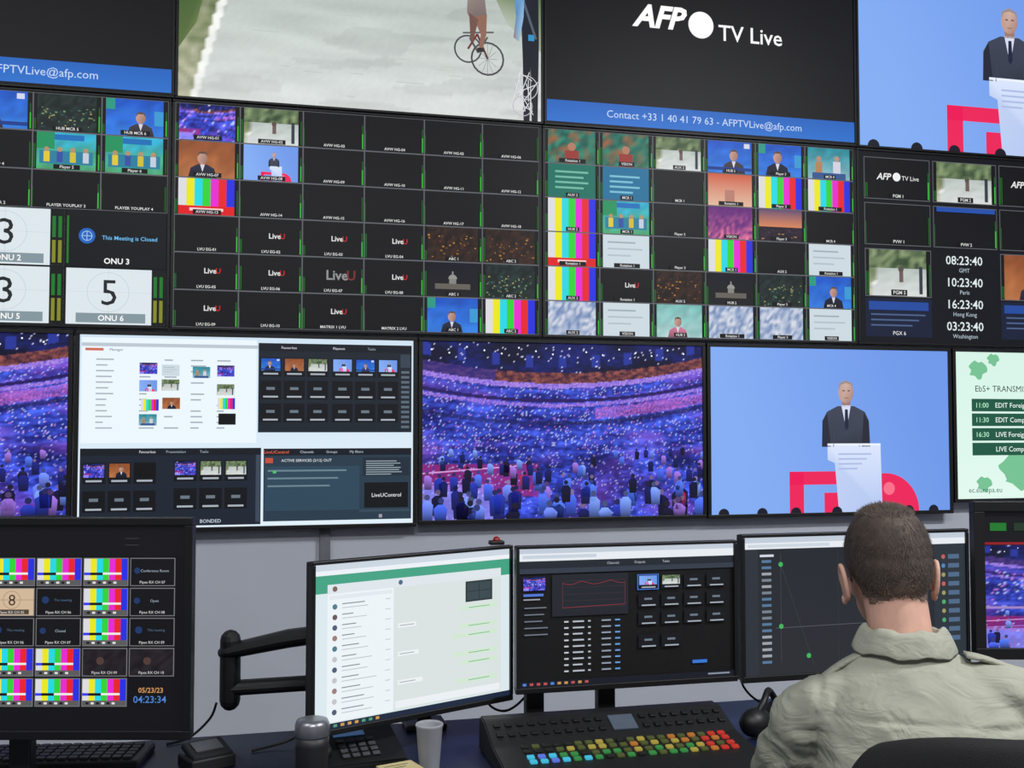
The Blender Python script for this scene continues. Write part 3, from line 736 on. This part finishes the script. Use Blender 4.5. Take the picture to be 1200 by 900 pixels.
# monitor arm
a = empty('monitor_arm', (0,0,0))
bm = bmesh.new()
add_box(bm,.38,.48,2.57,2.655,.7202,.735,.004)
add_tube(bm,[(.43,2.61,.73),(.43,2.61,.86)],[.018,.018],16,False)
add_tube(bm,[(.43,2.61,.845),(.2,2.62,.84),(-.03,2.62,.838)],[.026,.024,.024],16,True,.75)
add_tube(bm,[(-.03,2.62,.81),(-.03,2.62,.95)],[.024,.024],16,True)
add_tube(bm,[(-.03,2.62,.925),(.1,2.58,.955),(.28,2.51,.985)],[.030,.036,.032],16,True,.6)
add_box(bm,.25,.33,2.45,2.52,.94,1.02,.006)
obj_from_bm(bm,'arm',M_BLK,a,False)
bm = bmesh.new(); add_box(bm,-.05,.05,.0,.012,-.05,.05,.003)
o = obj_from_bm(bm,'mount_plate',M_DKG,a); o.location=(.352,2.444,.985); o.rotation_euler=(0,0,math.radians(23.7))

# tally lamp on monitor
t = empty('tally_lamp', (.585,2.50,1.170))
bm = bmesh.new(); add_box(bm,-.018,.018,-.012,.012,0,.010,.003); obj_from_bm(bm,'base',M_BLK,t)
bm = bmesh.new(); add_ell(bm,(0,0,.011),(.009,.009,.009)); obj_from_bm(bm,'lens',mat('red_lens',(.5,.08,.06),.3,emis=(.6,.05,.03),es=.15),t,True)

# ---------------------------------------------------------------- production switcher
sw = empty('production_switcher', (.005,-.075,0))
bm = bmesh.new()
XL, XR = .515, 1.085
prof = [(2.14,.722),(2.14,.738),(2.335,.764),(2.345,.768),(2.425,.798),(2.465,.798),(2.475,.722)]
L = [bm.verts.new((XL,y,z)) for y,z in prof]; Rr = [bm.verts.new((XR,y,z)) for y,z in prof]
n = len(prof)
for i in range(n): bm.faces.new([L[i],L[(i+1)%n],Rr[(i+1)%n],Rr[i]])
bm.faces.new(L[::-1]); bm.faces.new(Rr)
bmesh.ops.recalc_face_normals(bm, faces=bm.faces)
bmesh.ops.bevel(bm, geom=list(bm.edges), offset=.003, segments=2, affect='EDGES')
obj_from_bm(bm,'console_body',M_BLK,sw)
def glow(name, c, s=.5): return mat(name, mul(c,.55), .4, emis=c, es=s)
pal = [glow('key_cyan',(.25,.72,.85),.75),glow('key_blue',(.35,.45,.85),.7),glow('key_green',(.22,.58,.28)),glow('key_yellow',(.72,.66,.28)),glow('key_amber',(.78,.48,.20)),glow('key_red',(.78,.20,.15),.6),glow('key_off',(.16,.17,.15),.1),glow('key_olive',(.36,.40,.20),.35)]
sl = math.atan2(.026,.195)
bm = bmesh.new()
seqs = [[6,7,6,6,6,7,7,3,7,6,7,3,7,7,4,7,4,7,5,5],
        [6,6,6,7,3,7,3,3,7,7,4,7,3,7,3,4,7,5,4,5],
        [0,1,0,2,2,6,7,2,2,7,3,7,2,3,7,2,3,5,7,5],
        [0,0,1,0,2,0,2,6,7,2,6,2,7,2,2,3,7,4,5,5]]
for j in range(4):
    for i in range(20):
        x = .583+.0240*i; y = 2.320-.0225*j - (.005 if j > 1 else 0); z = .7378+(y-2.14)*math.tan(sl)
        mt = Matrix.Translation((x,y,z)) @ Matrix.Rotation(sl,4,'X')
        add_box(bm,-.0076,.0076,-.0066,.0066,0,.0055,.0013,seqs[j][i],mt)
obj_from_bm(bm,'keys',pal,sw)
bm = bmesh.new()
s2 = math.atan2(.030,.08)
mt = Matrix.Translation((0,2.385,.783)) @ Matrix.Rotation(s2,4,'X'); add_box(bm,.80,.858,-.026,.026,0,.004,.001,0,mt)
obj_from_bm(bm,'lcd',mat('lcd_panel',(.26,.29,.33),.3,emis=(.28,.33,.40),es=.35),sw)
bm = bmesh.new()
for i in range(21):
    x = .54+.0262*i
    if .785 < x < .872 or x > 1.07: continue
    for j in range(2):
        mt = Matrix.Translation((x,2.37+.032*j,.7772+.0120*j)) @ Matrix.Rotation(s2,4,'X'); add_box(bm,-.007,.007,-.007,.007,0,.005,.001,0,mt)
obj_from_bm(bm,'function_keys',M_BEZ,sw)

# ---------------------------------------------------------------- small desk things
mg = empty('travel_mug', (.134,2.18,.72))
bm = bmesh.new(); add_rings(bm,[(0,0,0.0,.028,.028),(0,0,.005,.030,.030),(0,0,.10,.033,.033),(0,0,.118,.034,.034)]); obj_from_bm(bm,'body',M_DKG,mg,True)
bm = bmesh.new(); add_rings(bm,[(0,0,.118,.034,.034),(0,0,.122,.035,.035),(0,0,.142,.034,.034),(0,0,.150,.030,.030),(0,0,.153,.02,.02)]); obj_from_bm(bm,'lid',M_STEEL,mg,True)

cp = empty('paper_cup', (.385,2.27,.72))
bm = bmesh.new(); add_rings(bm,[(0,0,0.0,.020,.020),(0,0,.004,.021,.021),(0,0,.095,.028,.028),(0,0,.099,.030,.030),(0,0,.102,.028,.028),(0,0,.097,.026,.026),(0,0,.02,.019,.019)]); obj_from_bm(bm,'cup',M_WHITE,cp,True)

ph = empty('desk_phone', (.235,2.40,.72), math.radians(8))
bm = bmesh.new()
P = [(-.10,0),(-.10,.018),(.07,.060),(.085,.055),(.085,0)]
L = [bm.verts.new((-.10,y,z)) for y,z in P]; Rr = [bm.verts.new((.10,y,z)) for y,z in P]
for i in range(5): bm.faces.new([L[i],L[(i+1)%5],Rr[(i+1)%5],Rr[i]])
bm.faces.new(L[::-1]); bm.faces.new(Rr); bmesh.ops.recalc_face_normals(bm, faces=bm.faces)
bmesh.ops.bevel(bm, geom=list(bm.edges), offset=.004, segments=2, affect='EDGES'); obj_from_bm(bm,'base',M_BLK,ph)
s3 = math.atan2(.042,.17)
bm = bmesh.new(); mt = Matrix.Translation((-.0,.03,.0515)) @ Matrix.Rotation(s3,4,'X'); add_box(bm,-.04,.03,-.02,.02,0,.003,.001,0,mt)
obj_from_bm(bm,'screen',mat('phone_screen',(.25,.35,.48),.3,emis=(.25,.38,.55),es=.5),ph)
bm = bmesh.new()
for i in range(4):
    for j in range(4):
        mt = Matrix.Translation((-.03+.022*i,-.07+.02*j,.027+.0049*j)) @ Matrix.Rotation(s3,4,'X'); add_box(bm,-.008,.008,-.006,.006,0,.004,.001,0,mt)
obj_from_bm(bm,'keypad',mat('keypad_grey',(.28,.28,.30),.5),ph)
bm = bmesh.new(); add_tube(bm,[(-.078,-.08,.045),(-.078,-.02,.060),(-.078,.06,.078)],[.016,.011,.017],14,True); obj_from_bm(bm,'handset',M_BLK,ph,True)

nt_ = empty('sticky_note_pad', (.318,2.225,.72), .3)
bm = bmesh.new(); add_box(bm,-.040,.040,-.036,.036,0,.028,.001); obj_from_bm(bm,'notes',M_YEL,nt_)
bm = bmesh.new()
for k in range(3): add_box(bm,-.030,.023-.01*k,.016-.014*k,.018-.014*k,.028,.0285)
obj_from_bm(bm,'writing',M_BLK,nt_)

kb = empty('keyboard', (-.42,2.54,.721), math.radians(-10))
bm = bmesh.new(); add_box(bm,-.22,.22,-.07,.07,0,.018,.004); obj_from_bm(bm,'base',M_BLK,kb)
bm = bmesh.new()
for j in range(5):
    for i in range(18): add_box(bm,-.205+.0228*i,-.187+.0228*i,-.058+.023*j,-.040+.023*j,.018,.024,.001)
obj_from_bm(bm,'keys',M_DKG,kb)

hs = empty('card_reader', (-.075,2.42,.72), math.radians(25))
bm = bmesh.new(); add_box(bm,-.05,.05,-.04,.04,0,.03,.005); mt = Matrix.Translation((0,0,.03)) @ Matrix.Rotation(.25,4,'X'); add_box(bm,-.045,.045,-.035,.035,0,.014,.004,0,mt)
obj_from_bm(bm,'body',M_DKG,hs)
bm = bmesh.new(); mt = Matrix.Translation((0,0,.0445)) @ Matrix.Rotation(.25,4,'X'); add_box(bm,-.03,.03,-.02,.02,0,.002,0,0,mt); obj_from_bm(bm,'label',M_STEEL,hs)

ms = empty('computer_mouse', (1.34,2.27,.72), math.radians(20))
bm = bmesh.new(); vs = add_ell(bm,(0,0,.0),(.031,.055,.036))
for v_ in list(vs):
    if v_.co.z < 0: v_.co.z = 0
obj_from_bm(bm,'shell',M_BLK,ms,True)
bm = bmesh.new(); add_tube(bm,[(0,.028,.031),(0,.040,.027)],[.004,.004],10,True); obj_from_bm(bm,'wheel',M_DKG,ms,True)

hd = empty('headset', (1.225,2.37,.721), math.radians(35))
bm = bmesh.new()
add_tube(bm,[(.065*math.cos(t),.0+.012*math.sin(t*2),.035+.060*math.sin(t)) for t in [math.pi*k/12 for k in range(13)]],[.008]*13,10,True)
add_tube(bm,[(-.072,0,.034),(-.050,0,.034)],[.033,.033],18,True); add_tube(bm,[(.050,0,.034),(.072,0,.034)],[.033,.033],18,True)
obj_from_bm(bm,'frame',M_BLK,hd,True)

def cable(name, pts, r=.003):
    bm = bmesh.new()
    P = [Vector(p) for p in pts]; out = []
    for i in range(len(P)-1):
        p0=P[max(i-1,0)];p1=P[i];p2=P[i+1];p3=P[min(i+2,len(P)-1)]
        for k in range(8):
            t=k/8; out.append(.5*((2*p1)+(-p0+p2)*t+(2*p0-5*p1+4*p2-p3)*t*t+(-p0+3*p1-3*p2+p3)*t**3))
    out.append(P[-1]); add_tube(bm,out,[r]*len(out),8,False)
    return obj_from_bm(bm,name,M_BLK,None,True)
cable('power_cable',[(-.06,2.60,.81),(-.075,2.62,.77),(-.12,2.62,.73),(-.17,2.60,.7235)])
cable('power_cable',[(.20,2.47,.86),(.15,2.50,.77),(.10,2.52,.735),(.02,2.50,.7235)])
cable('power_cable',[(.55,2.50,.86),(.57,2.52,.79),(.62,2.54,.765),(.67,2.54,.80),(.69,2.53,.86)])
cable('power_cable',[(1.26,2.52,.86),(1.24,2.54,.80),(1.30,2.56,.74),(1.4,2.58,.7235)])

# ---------------------------------------------------------------- office chair
ch = empty('office_chair', (1.185,1.580,0), math.radians(-22))
bm = bmesh.new()
nx, nz = 15, 12; Gd = []
for j in range(nz):
    t = j/(nz-1); z = .56+.430*t
    hw = .240*(1-.26*abs(2*t-1)**5)
    row = []
    for i in range(nx):
        s = -1+2*i/(nx-1)
        zz = z - .040*abs(s)**3*(t)
        row.append(bm.verts.new((hw*s, -.20+.07*s*s-.03*math.sin(t*3.1)-.02*t, zz)))
    Gd.append(row)
for j in range(nz-1):
    for i in range(nx-1): bm.faces.new([Gd[j][i],Gd[j][i+1],Gd[j+1][i+1],Gd[j+1][i]])
o = obj_from_bm(bm,'backrest',M_CHAIR,ch,True)
so = o.modifiers.new('s','SOLIDIFY'); so.thickness = .045; so.offset = 0
sb = o.modifiers.new('b','SUBSURF'); sb.levels = 2; sb.render_levels = 2
bm = bmesh.new(); add_box(bm,-.24,.24,-.16,.30,.38,.452,.03); obj_from_bm(bm,'seat',M_CHAIR,ch,True)
bm = bmesh.new()
add_tube(bm,[(0,-.05,.36),(0,-.22,.37),(0,-.26,.46),(0,-.25,.62)],[.022]*4,12,True)
add_tube(bm,[(0,.05,.10),(0,.05,.38)],[.028,.028],16,False)
for k in range(5):
    a_ = 2*math.pi*k/5+.3; add_tube(bm,[(0,.05,.11),(.29*math.cos(a_),.05+.29*math.sin(a_),.075)],[.026,.016],10,True)
    c_ = (.29*math.cos(a_),.05+.29*math.sin(a_))
    add_tube(bm,[(c_[0]-.018,c_[1],.03),(c_[0]+.018,c_[1],.03)],[.0295,.0295],14,False)
for s in (-1,1):
    add_tube(bm,[(s*.22,.06,.40),(s*.29,.06,.42),(s*.30,.06,.62)],[.014]*3,10,True)
    add_box(bm,s*.30-.03,s*.30+.03,-.06,.16,.615,.64,.008)
obj_from_bm(bm,'frame',M_BLK,ch)

# ---------------------------------------------------------------- man
man = empty('man', (1.125,1.605,0), math.radians(-28))
bm = bmesh.new()
add_rings(bm,[(0,-.03,.47,.15,.11),(0,-.035,.50,.172,.125),(0,-.04,.60,.165,.12),(0,-.04,.70,.163,.118),(0,-.03,.80,.172,.122),
              (0,-.012,.88,.182,.122),(0,.0,.94,.184,.116),(-.004,.012,.985,.170,.102),(-.012,.022,1.022,.138,.086),(-.020,.032,1.050,.098,.072),(-.027,.040,1.072,.069,.062),(-.030,.044,1.087,.057,.055)],40)
for s in (-1,1):
    up = .016 if s > 0 else -.004
    add_tube(bm,[(s*.10,.015,.988+up),(s*.160,.015,.966+up),(s*.200,.03,.925+up*.7),(s*.220,.07,.865),(s*.236,.15,.805),(s*.244,.19,.785)],
             [.055,.066,.067,.060,.054,.051],20,True)
    add_tube(bm,[(s*.244,.19,.782),(s*.232,.29,.773),(s*.185,.43,.768)],[.051,.045,.036],18,True)
me = bake(bm,.0065,7)
for v_ in me.vertices:
    p = v_.co.copy()
    w = noise.noise(Vector((p.x*8, p.y*8, p.z*15)))*.009 + noise.noise(Vector((p.x*22+4, p.y*18, p.z*34)))*.0038
    rdg = 1-abs(noise.noise(Vector((p.x*11+p.z*9, p.y*10, p.z*17-p.x*6+2))))*3.2
    w += .007*max(0, rdg)*cl((1.03-p.z)*8)
    seam = abs(p.z-(.972-.05*abs(p.x)))
    if p.y < .02 and abs(p.x) < .20 and seam < .007: w -= .004*(1-seam/.007)
    if abs(p.x) > .165 and abs(abs(p.x)-(.178+(.98-p.z)*.12)) < .007 and p.z > .88: w -= .0035
    v_.co = p + v_.normal*w
obj_from_mesh(me,'shirt',M_SHIRT,man)
# shoulder straps
for s in (-1,1):
    bm = bmesh.new(); rowz = []
    up = .016 if s > 0 else -.004
    for k in range(7):
        t = k/6; x = s*(.075+.105*t)
        z = 1.062-.028*t-.030*t*t+up*t
        rowz.append([bm.verts.new((x-.010*(1-t), .022+yy*(1-.25*t)-.002, z-abs(yy)*.10+.004)) for yy in (-.020,-.01,0,.01,.020)])
    for a_, b_ in zip(rowz, rowz[1:]):
        for k in range(4): bm.faces.new([a_[k],a_[k+1],b_[k+1],b_[k]])
    bmesh.ops.recalc_face_normals(bm, faces=bm.faces)
    o = obj_from_bm(bm,'shoulder_strap',M_SHIRT,man,True); so = o.modifiers.new('s','SOLIDIFY'); so.thickness = .006; so.offset = 0
# collar
bm = bmesh.new(); rows = []
prof = [(.056,1.062),(.0565,1.082),(.058,1.099),(.061,1.104),(.067,1.099),(.075,1.081),(.083,1.061)]
na = 40
for (r,z) in prof:
    row = []
    for k in range(na+1):
        a_ = math.radians(115+310*k/na)
        dip = .016*max(0,math.sin(a_))
        row.append(bm.verts.new((-.031+r*1.05*math.cos(a_), .042+r*math.sin(a_)*1.0, z-dip+.003*math.sin(k*.9)+.002*math.sin(k*2.3))))
    rows.append(row)
for j in range(len(rows)-1):
    for k in range(na): bm.faces.new([rows[j][k],rows[j][k+1],rows[j+1][k+1],rows[j+1][k]])
o = obj_from_bm(bm,'collar',M_SHIRT,man,True); so = o.modifiers.new('s','SOLIDIFY'); so.thickness = .003
sb = o.modifiers.new('b','SUBSURF'); sb.levels = 1; sb.render_levels = 1
# trousers
bm = bmesh.new()
add_rings(bm,[(0,-.02,.458,.15,.11),(0,-.02,.48,.172,.13),(0,-.02,.53,.175,.13),(0,-.03,.58,.165,.12)],32)
for s in (-1,1):
    add_tube(bm,[(s*.09,-.02,.535),(s*.11,.15,.53),(s*.13,.40,.52)],[.082,.078,.062],20,True)
    add_tube(bm,[(s*.13,.40,.515),(s*.13,.43,.32),(s*.13,.44,.10)],[.062,.056,.046],18,True)
obj_from_mesh(bake(bm,.009,6),'trousers',M_TROU,man)
for s in (-1,1):
    bm = bmesh.new()
    vs = add_ell(bm,(s*.13,.50,.045),(.045,.135,.05))
    add_tube(bm,[(s*.13,.44,.05),(s*.13,.44,.11)],[.040,.040],16,False)
    for v_ in bm.verts: v_.co.z = max(v_.co.z, .002)
    obj_from_bm(bm,'shoe',M_SHOE,man,True)
# hands
for s in (-1,1):
    bm = bmesh.new()
    w0 = Vector((s*.185,.43,.768)); dr = Vector((-s*.25,.95,0)).normalized(); sd = Vector((dr.y,-dr.x,0))
    add_tube(bm,[w0-dr*.03,w0+dr*.02],[.027,.026],14,True,.8)
    add_ell(bm,w0+dr*.055+Vector((0,0,-.008)),(.042,.050,.017),Matrix.Rotation(math.atan2(-dr.x,dr.y),4,'Z'))
    for k,(off,ln) in enumerate([(-.031,.066),(-.011,.078),(.010,.073),(.030,.057)]):
        b0 = w0+dr*.085+sd*off+Vector((0,0,-.006))
        add_tube(bm,[b0,b0+dr*ln*.45+Vector((0,0,.006)),b0+dr*ln*.8+Vector((0,0,-.008)),b0+dr*ln*.98+Vector((0,0,-.024))],[.0095,.009,.008,.007],10,True)
    q = -s
    add_tube(bm,[w0+dr*.025+sd*q*.026,w0+dr*.055+sd*q*.052+Vector((0,0,-.008)),w0+dr*.085+sd*q*.060+Vector((0,0,-.018))],[.013,.011,.009],10,True)
    obj_from_mesh(bake(bm,.003,3),'hand',M_SKIN,man)

# head
hp = bpy.data.objects.new('head_pivot', None); COL.objects.link(hp); hp.parent = man
hp.location = (-.040,.045,1.096); hp.rotation_euler = (math.radians(-4), math.radians(-3), math.radians(10)); hp.scale = (.935,.94,.96)
O = Vector((0,.045,1.10))
bm = bmesh.new()
def E(c, r, rot=None): add_ell(bm, Vector(c)-O, r, rot)
E((0,.070,1.236),(.0765,.097,.087)); E((0,.045,1.212),(.070,.073,.070)); E((0,.105,1.19),(.066,.075,.075)); E((0,.125,1.150),(.052,.058,.058))
E((0,.168,1.112),(.022,.020,.020)); E((0,.150,1.13),(.042,.040,.035))
add_tube(bm,[Vector((.006,.030,1.02))-O,Vector((.004,.038,1.08))-O,Vector((0,.052,1.17))-O],[.060,.056,.057],24,True)
add_tube(bm,[Vector((0,.178,1.218))-O,Vector((0,.192,1.190))-O,Vector((0,.200,1.172))-O],[.009,.011,.014],12,True)
E((.012,.190,1.168),(.010,.012,.009)); E((-.012,.190,1.168),(.010,.012,.009))
E((.030,.158,1.222),(.024,.014,.010)); E((-.030,.158,1.222),(.024,.014,.010))
E((0,.176,1.142),(.024,.012,.006)); E((0,.174,1.132),(.021,.012,.007))
E((.045,.14,1.175),(.022,.025,.02)); E((-.045,.14,1.175),(.022,.025,.02))
hm = bake(bm,.0035,5)
obj_from_mesh(hm,'head',M_SKIN,hp)
for s in (-1,1):
    bm = bmesh.new()
    c = Vector((s*.081,.078,1.185))-O
    pts = [c+Vector((s*(.004+.004*math.sin(t)), -.016*math.cos(t)-.004, .031*math.sin(t)+.002)) for t in [math.radians(-110+290*k/14) for k in range(15)]]
    add_tube(bm,pts,[.0050]*15,10,True)
    add_ell(bm,c+Vector((s*.003,-.002,0)),(.005,.016,.028)); add_ell(bm,c+Vector((s*.003,.006,-.030)),(.006,.008,.010)); add_ell(bm,c+Vector((0,.008,0)),(.008,.008,.02))
    obj_from_mesh(bake(bm,.002,2),'ear',M_SKIN,hp)
    bm = bmesh.new(); add_ell(bm,Vector((s*.031,.160,1.205))-O,(.0125,.0125,.0125)); obj_from_bm(bm,'eye',M_EYE,hp,True)
    bm = bmesh.new(); add_ell(bm,Vector((s*.031,.1705,1.205))-O,(.006,.003,.006)); obj_from_bm(bm,'iris',M_SHOE,hp,True)
    bm = bmesh.new(); add_tube(bm,[Vector((s*.015,.176,1.224))-O,Vector((s*.032,.174,1.230))-O,Vector((s*.048,.160,1.224))-O],[.003,.004,.002],8,True); obj_from_bm(bm,'eyebrow',M_HAIR,hp,True)
bm = bmesh.new(); add_ell(bm,Vector((0,.186,1.138))-O,(.020,.004,.0045)); obj_from_bm(bm,'lips',mat('lips',(.7,.42,.38),.5),hp,True)
def hairline(p):
    y = p.y+O.y; z = p.z+O.z
    if y < .03: zl = 1.156+.006*math.cos(p.x*60)
    elif y < .060: zl = 1.158
    elif y < .075: zl = 1.158+(y-.060)/.015*.045
    elif y < .092: zl = 1.203
    elif y < .112: zl = 1.185
    elif y < .135: zl = 1.185+(y-.112)/.023*.085
    else: zl = 1.272
    return z-zl
bm = bmesh.new(); bm.from_mesh(hm); bm.normal_update()
vn = {}
for v_ in list(bm.verts):
    hl = hairline(v_.co); t = cl(hl/.06)
    vn[v_] = (v_.normal.copy(), t, hl)
pts = []
for v_ in bm.verts:
    nrm, t, hl = vn[v_]
    if hl > 0: pts.append((v_.co.copy(), nrm, t))
for f in bm.faces:
    tt = sum(vn[v_][1] for v_ in f.verts)/len(f.verts)
    f.material_index = 1 if tt < .45+.35*(R()-.5) else 0
dele = [v_ for v_ in bm.verts if vn[v_][2] < 0.003*math.sin(v_.co.x*300)+.001]
for v_ in bm.verts:
    nrm, t, hl = vn[v_]
    top = cl(nrm.z*1.4)
    v_.co += nrm*(.0008+.0012*t+.0038*t*top)
bmesh.ops.delete(bm, geom=dele, context='VERTS')
o = obj_from_bm(bm,'hair',[M_HAIR,M_HAIRF],hp,True); so = o.modifiers.new('s','SOLIDIFY'); so.thickness = .002
sv, sf, smi = [], [], []
for (p, nrm, t) in pts:
    top = cl(nrm.z*1.4)
    for q in range(2):
        j = Vector((R()-.5,R()-.5,R()-.5))*.004
        flow = Vector((0,.5,-.1)) if nrm.z > .75 else Vector((0,-.1,-1))
        dr = (nrm*.45+flow*.8+Vector((R()-.5,R()-.5,R()-.5))*.5).normalized()
        ln = .0025+.003*t+.006*t*top
        b = p+j+nrm*(.0006+.001*t+.003*t*top); sdv = dr.cross(nrm)
        if sdv.length < .01: continue
        sdv.normalize(); sdv *= .0006
        k = len(sv); sv += [tuple(b-sdv),tuple(b+sdv),tuple(b+dr*ln)]; sf.append((k,k+1,k+2)); smi.append(1 if t+.3*(R()-.5) < .4 else 0)
me = bpy.data.meshes.new('hair_strands'); me.from_pydata(sv,[],sf); me.materials.append(M_HAIR); me.materials.append(M_HAIRF)
me.polygons.foreach_set('material_index', smi)
o = bpy.data.objects.new('hair_strands', me); COL.objects.link(o); o.parent = hp

# ---------------------------------------------------------------- lights
M_LAMP = mat('lamp_diffuser',(.95,.95,.95),.5,emis=(1,.98,.95),es=3)
for (x, y, pw) in [(3.0,.6,140),(.2,-.6,85),(-1.6,1.0,35)]:
    e = empty('ceiling_light', (x,y,3.8))
    box('fixture',-.62,.62,-.17,.17,-.06,0,M_TRIM,e,.004); box('diffuser',-.59,.59,-.14,.14,-.066,-.058,M_LAMP,e)
    l = bpy.data.lights.new('panel_light','AREA'); l.shape = 'RECTANGLE'; l.size = 1.18; l.size_y = .3; l.energy = pw; l.color = (.97,.98,1)
    lo = bpy.data.objects.new('panel_light', l); COL.objects.link(lo); lo.parent = e; lo.location = (0,0,-.075)
w = bpy.data.worlds.new('world'); w.use_nodes = True; w.node_tree.nodes['Background'].inputs[0].default_value = (.1,.12,.15,1)
w.node_tree.nodes['Background'].inputs[1].default_value = .3; scene.world = w

# ---------------------------------------------------------------- camera
cam = bpy.data.cameras.new('camera'); cam.lens = 37.5; cam.sensor_width = 36; cam.clip_start = .05
co = bpy.data.objects.new('camera', cam); COL.objects.link(co); co.location = (0,0,1.45)
co.rotation_euler = (math.radians(90+2.34), 0, math.radians(-14)); scene.camera = co
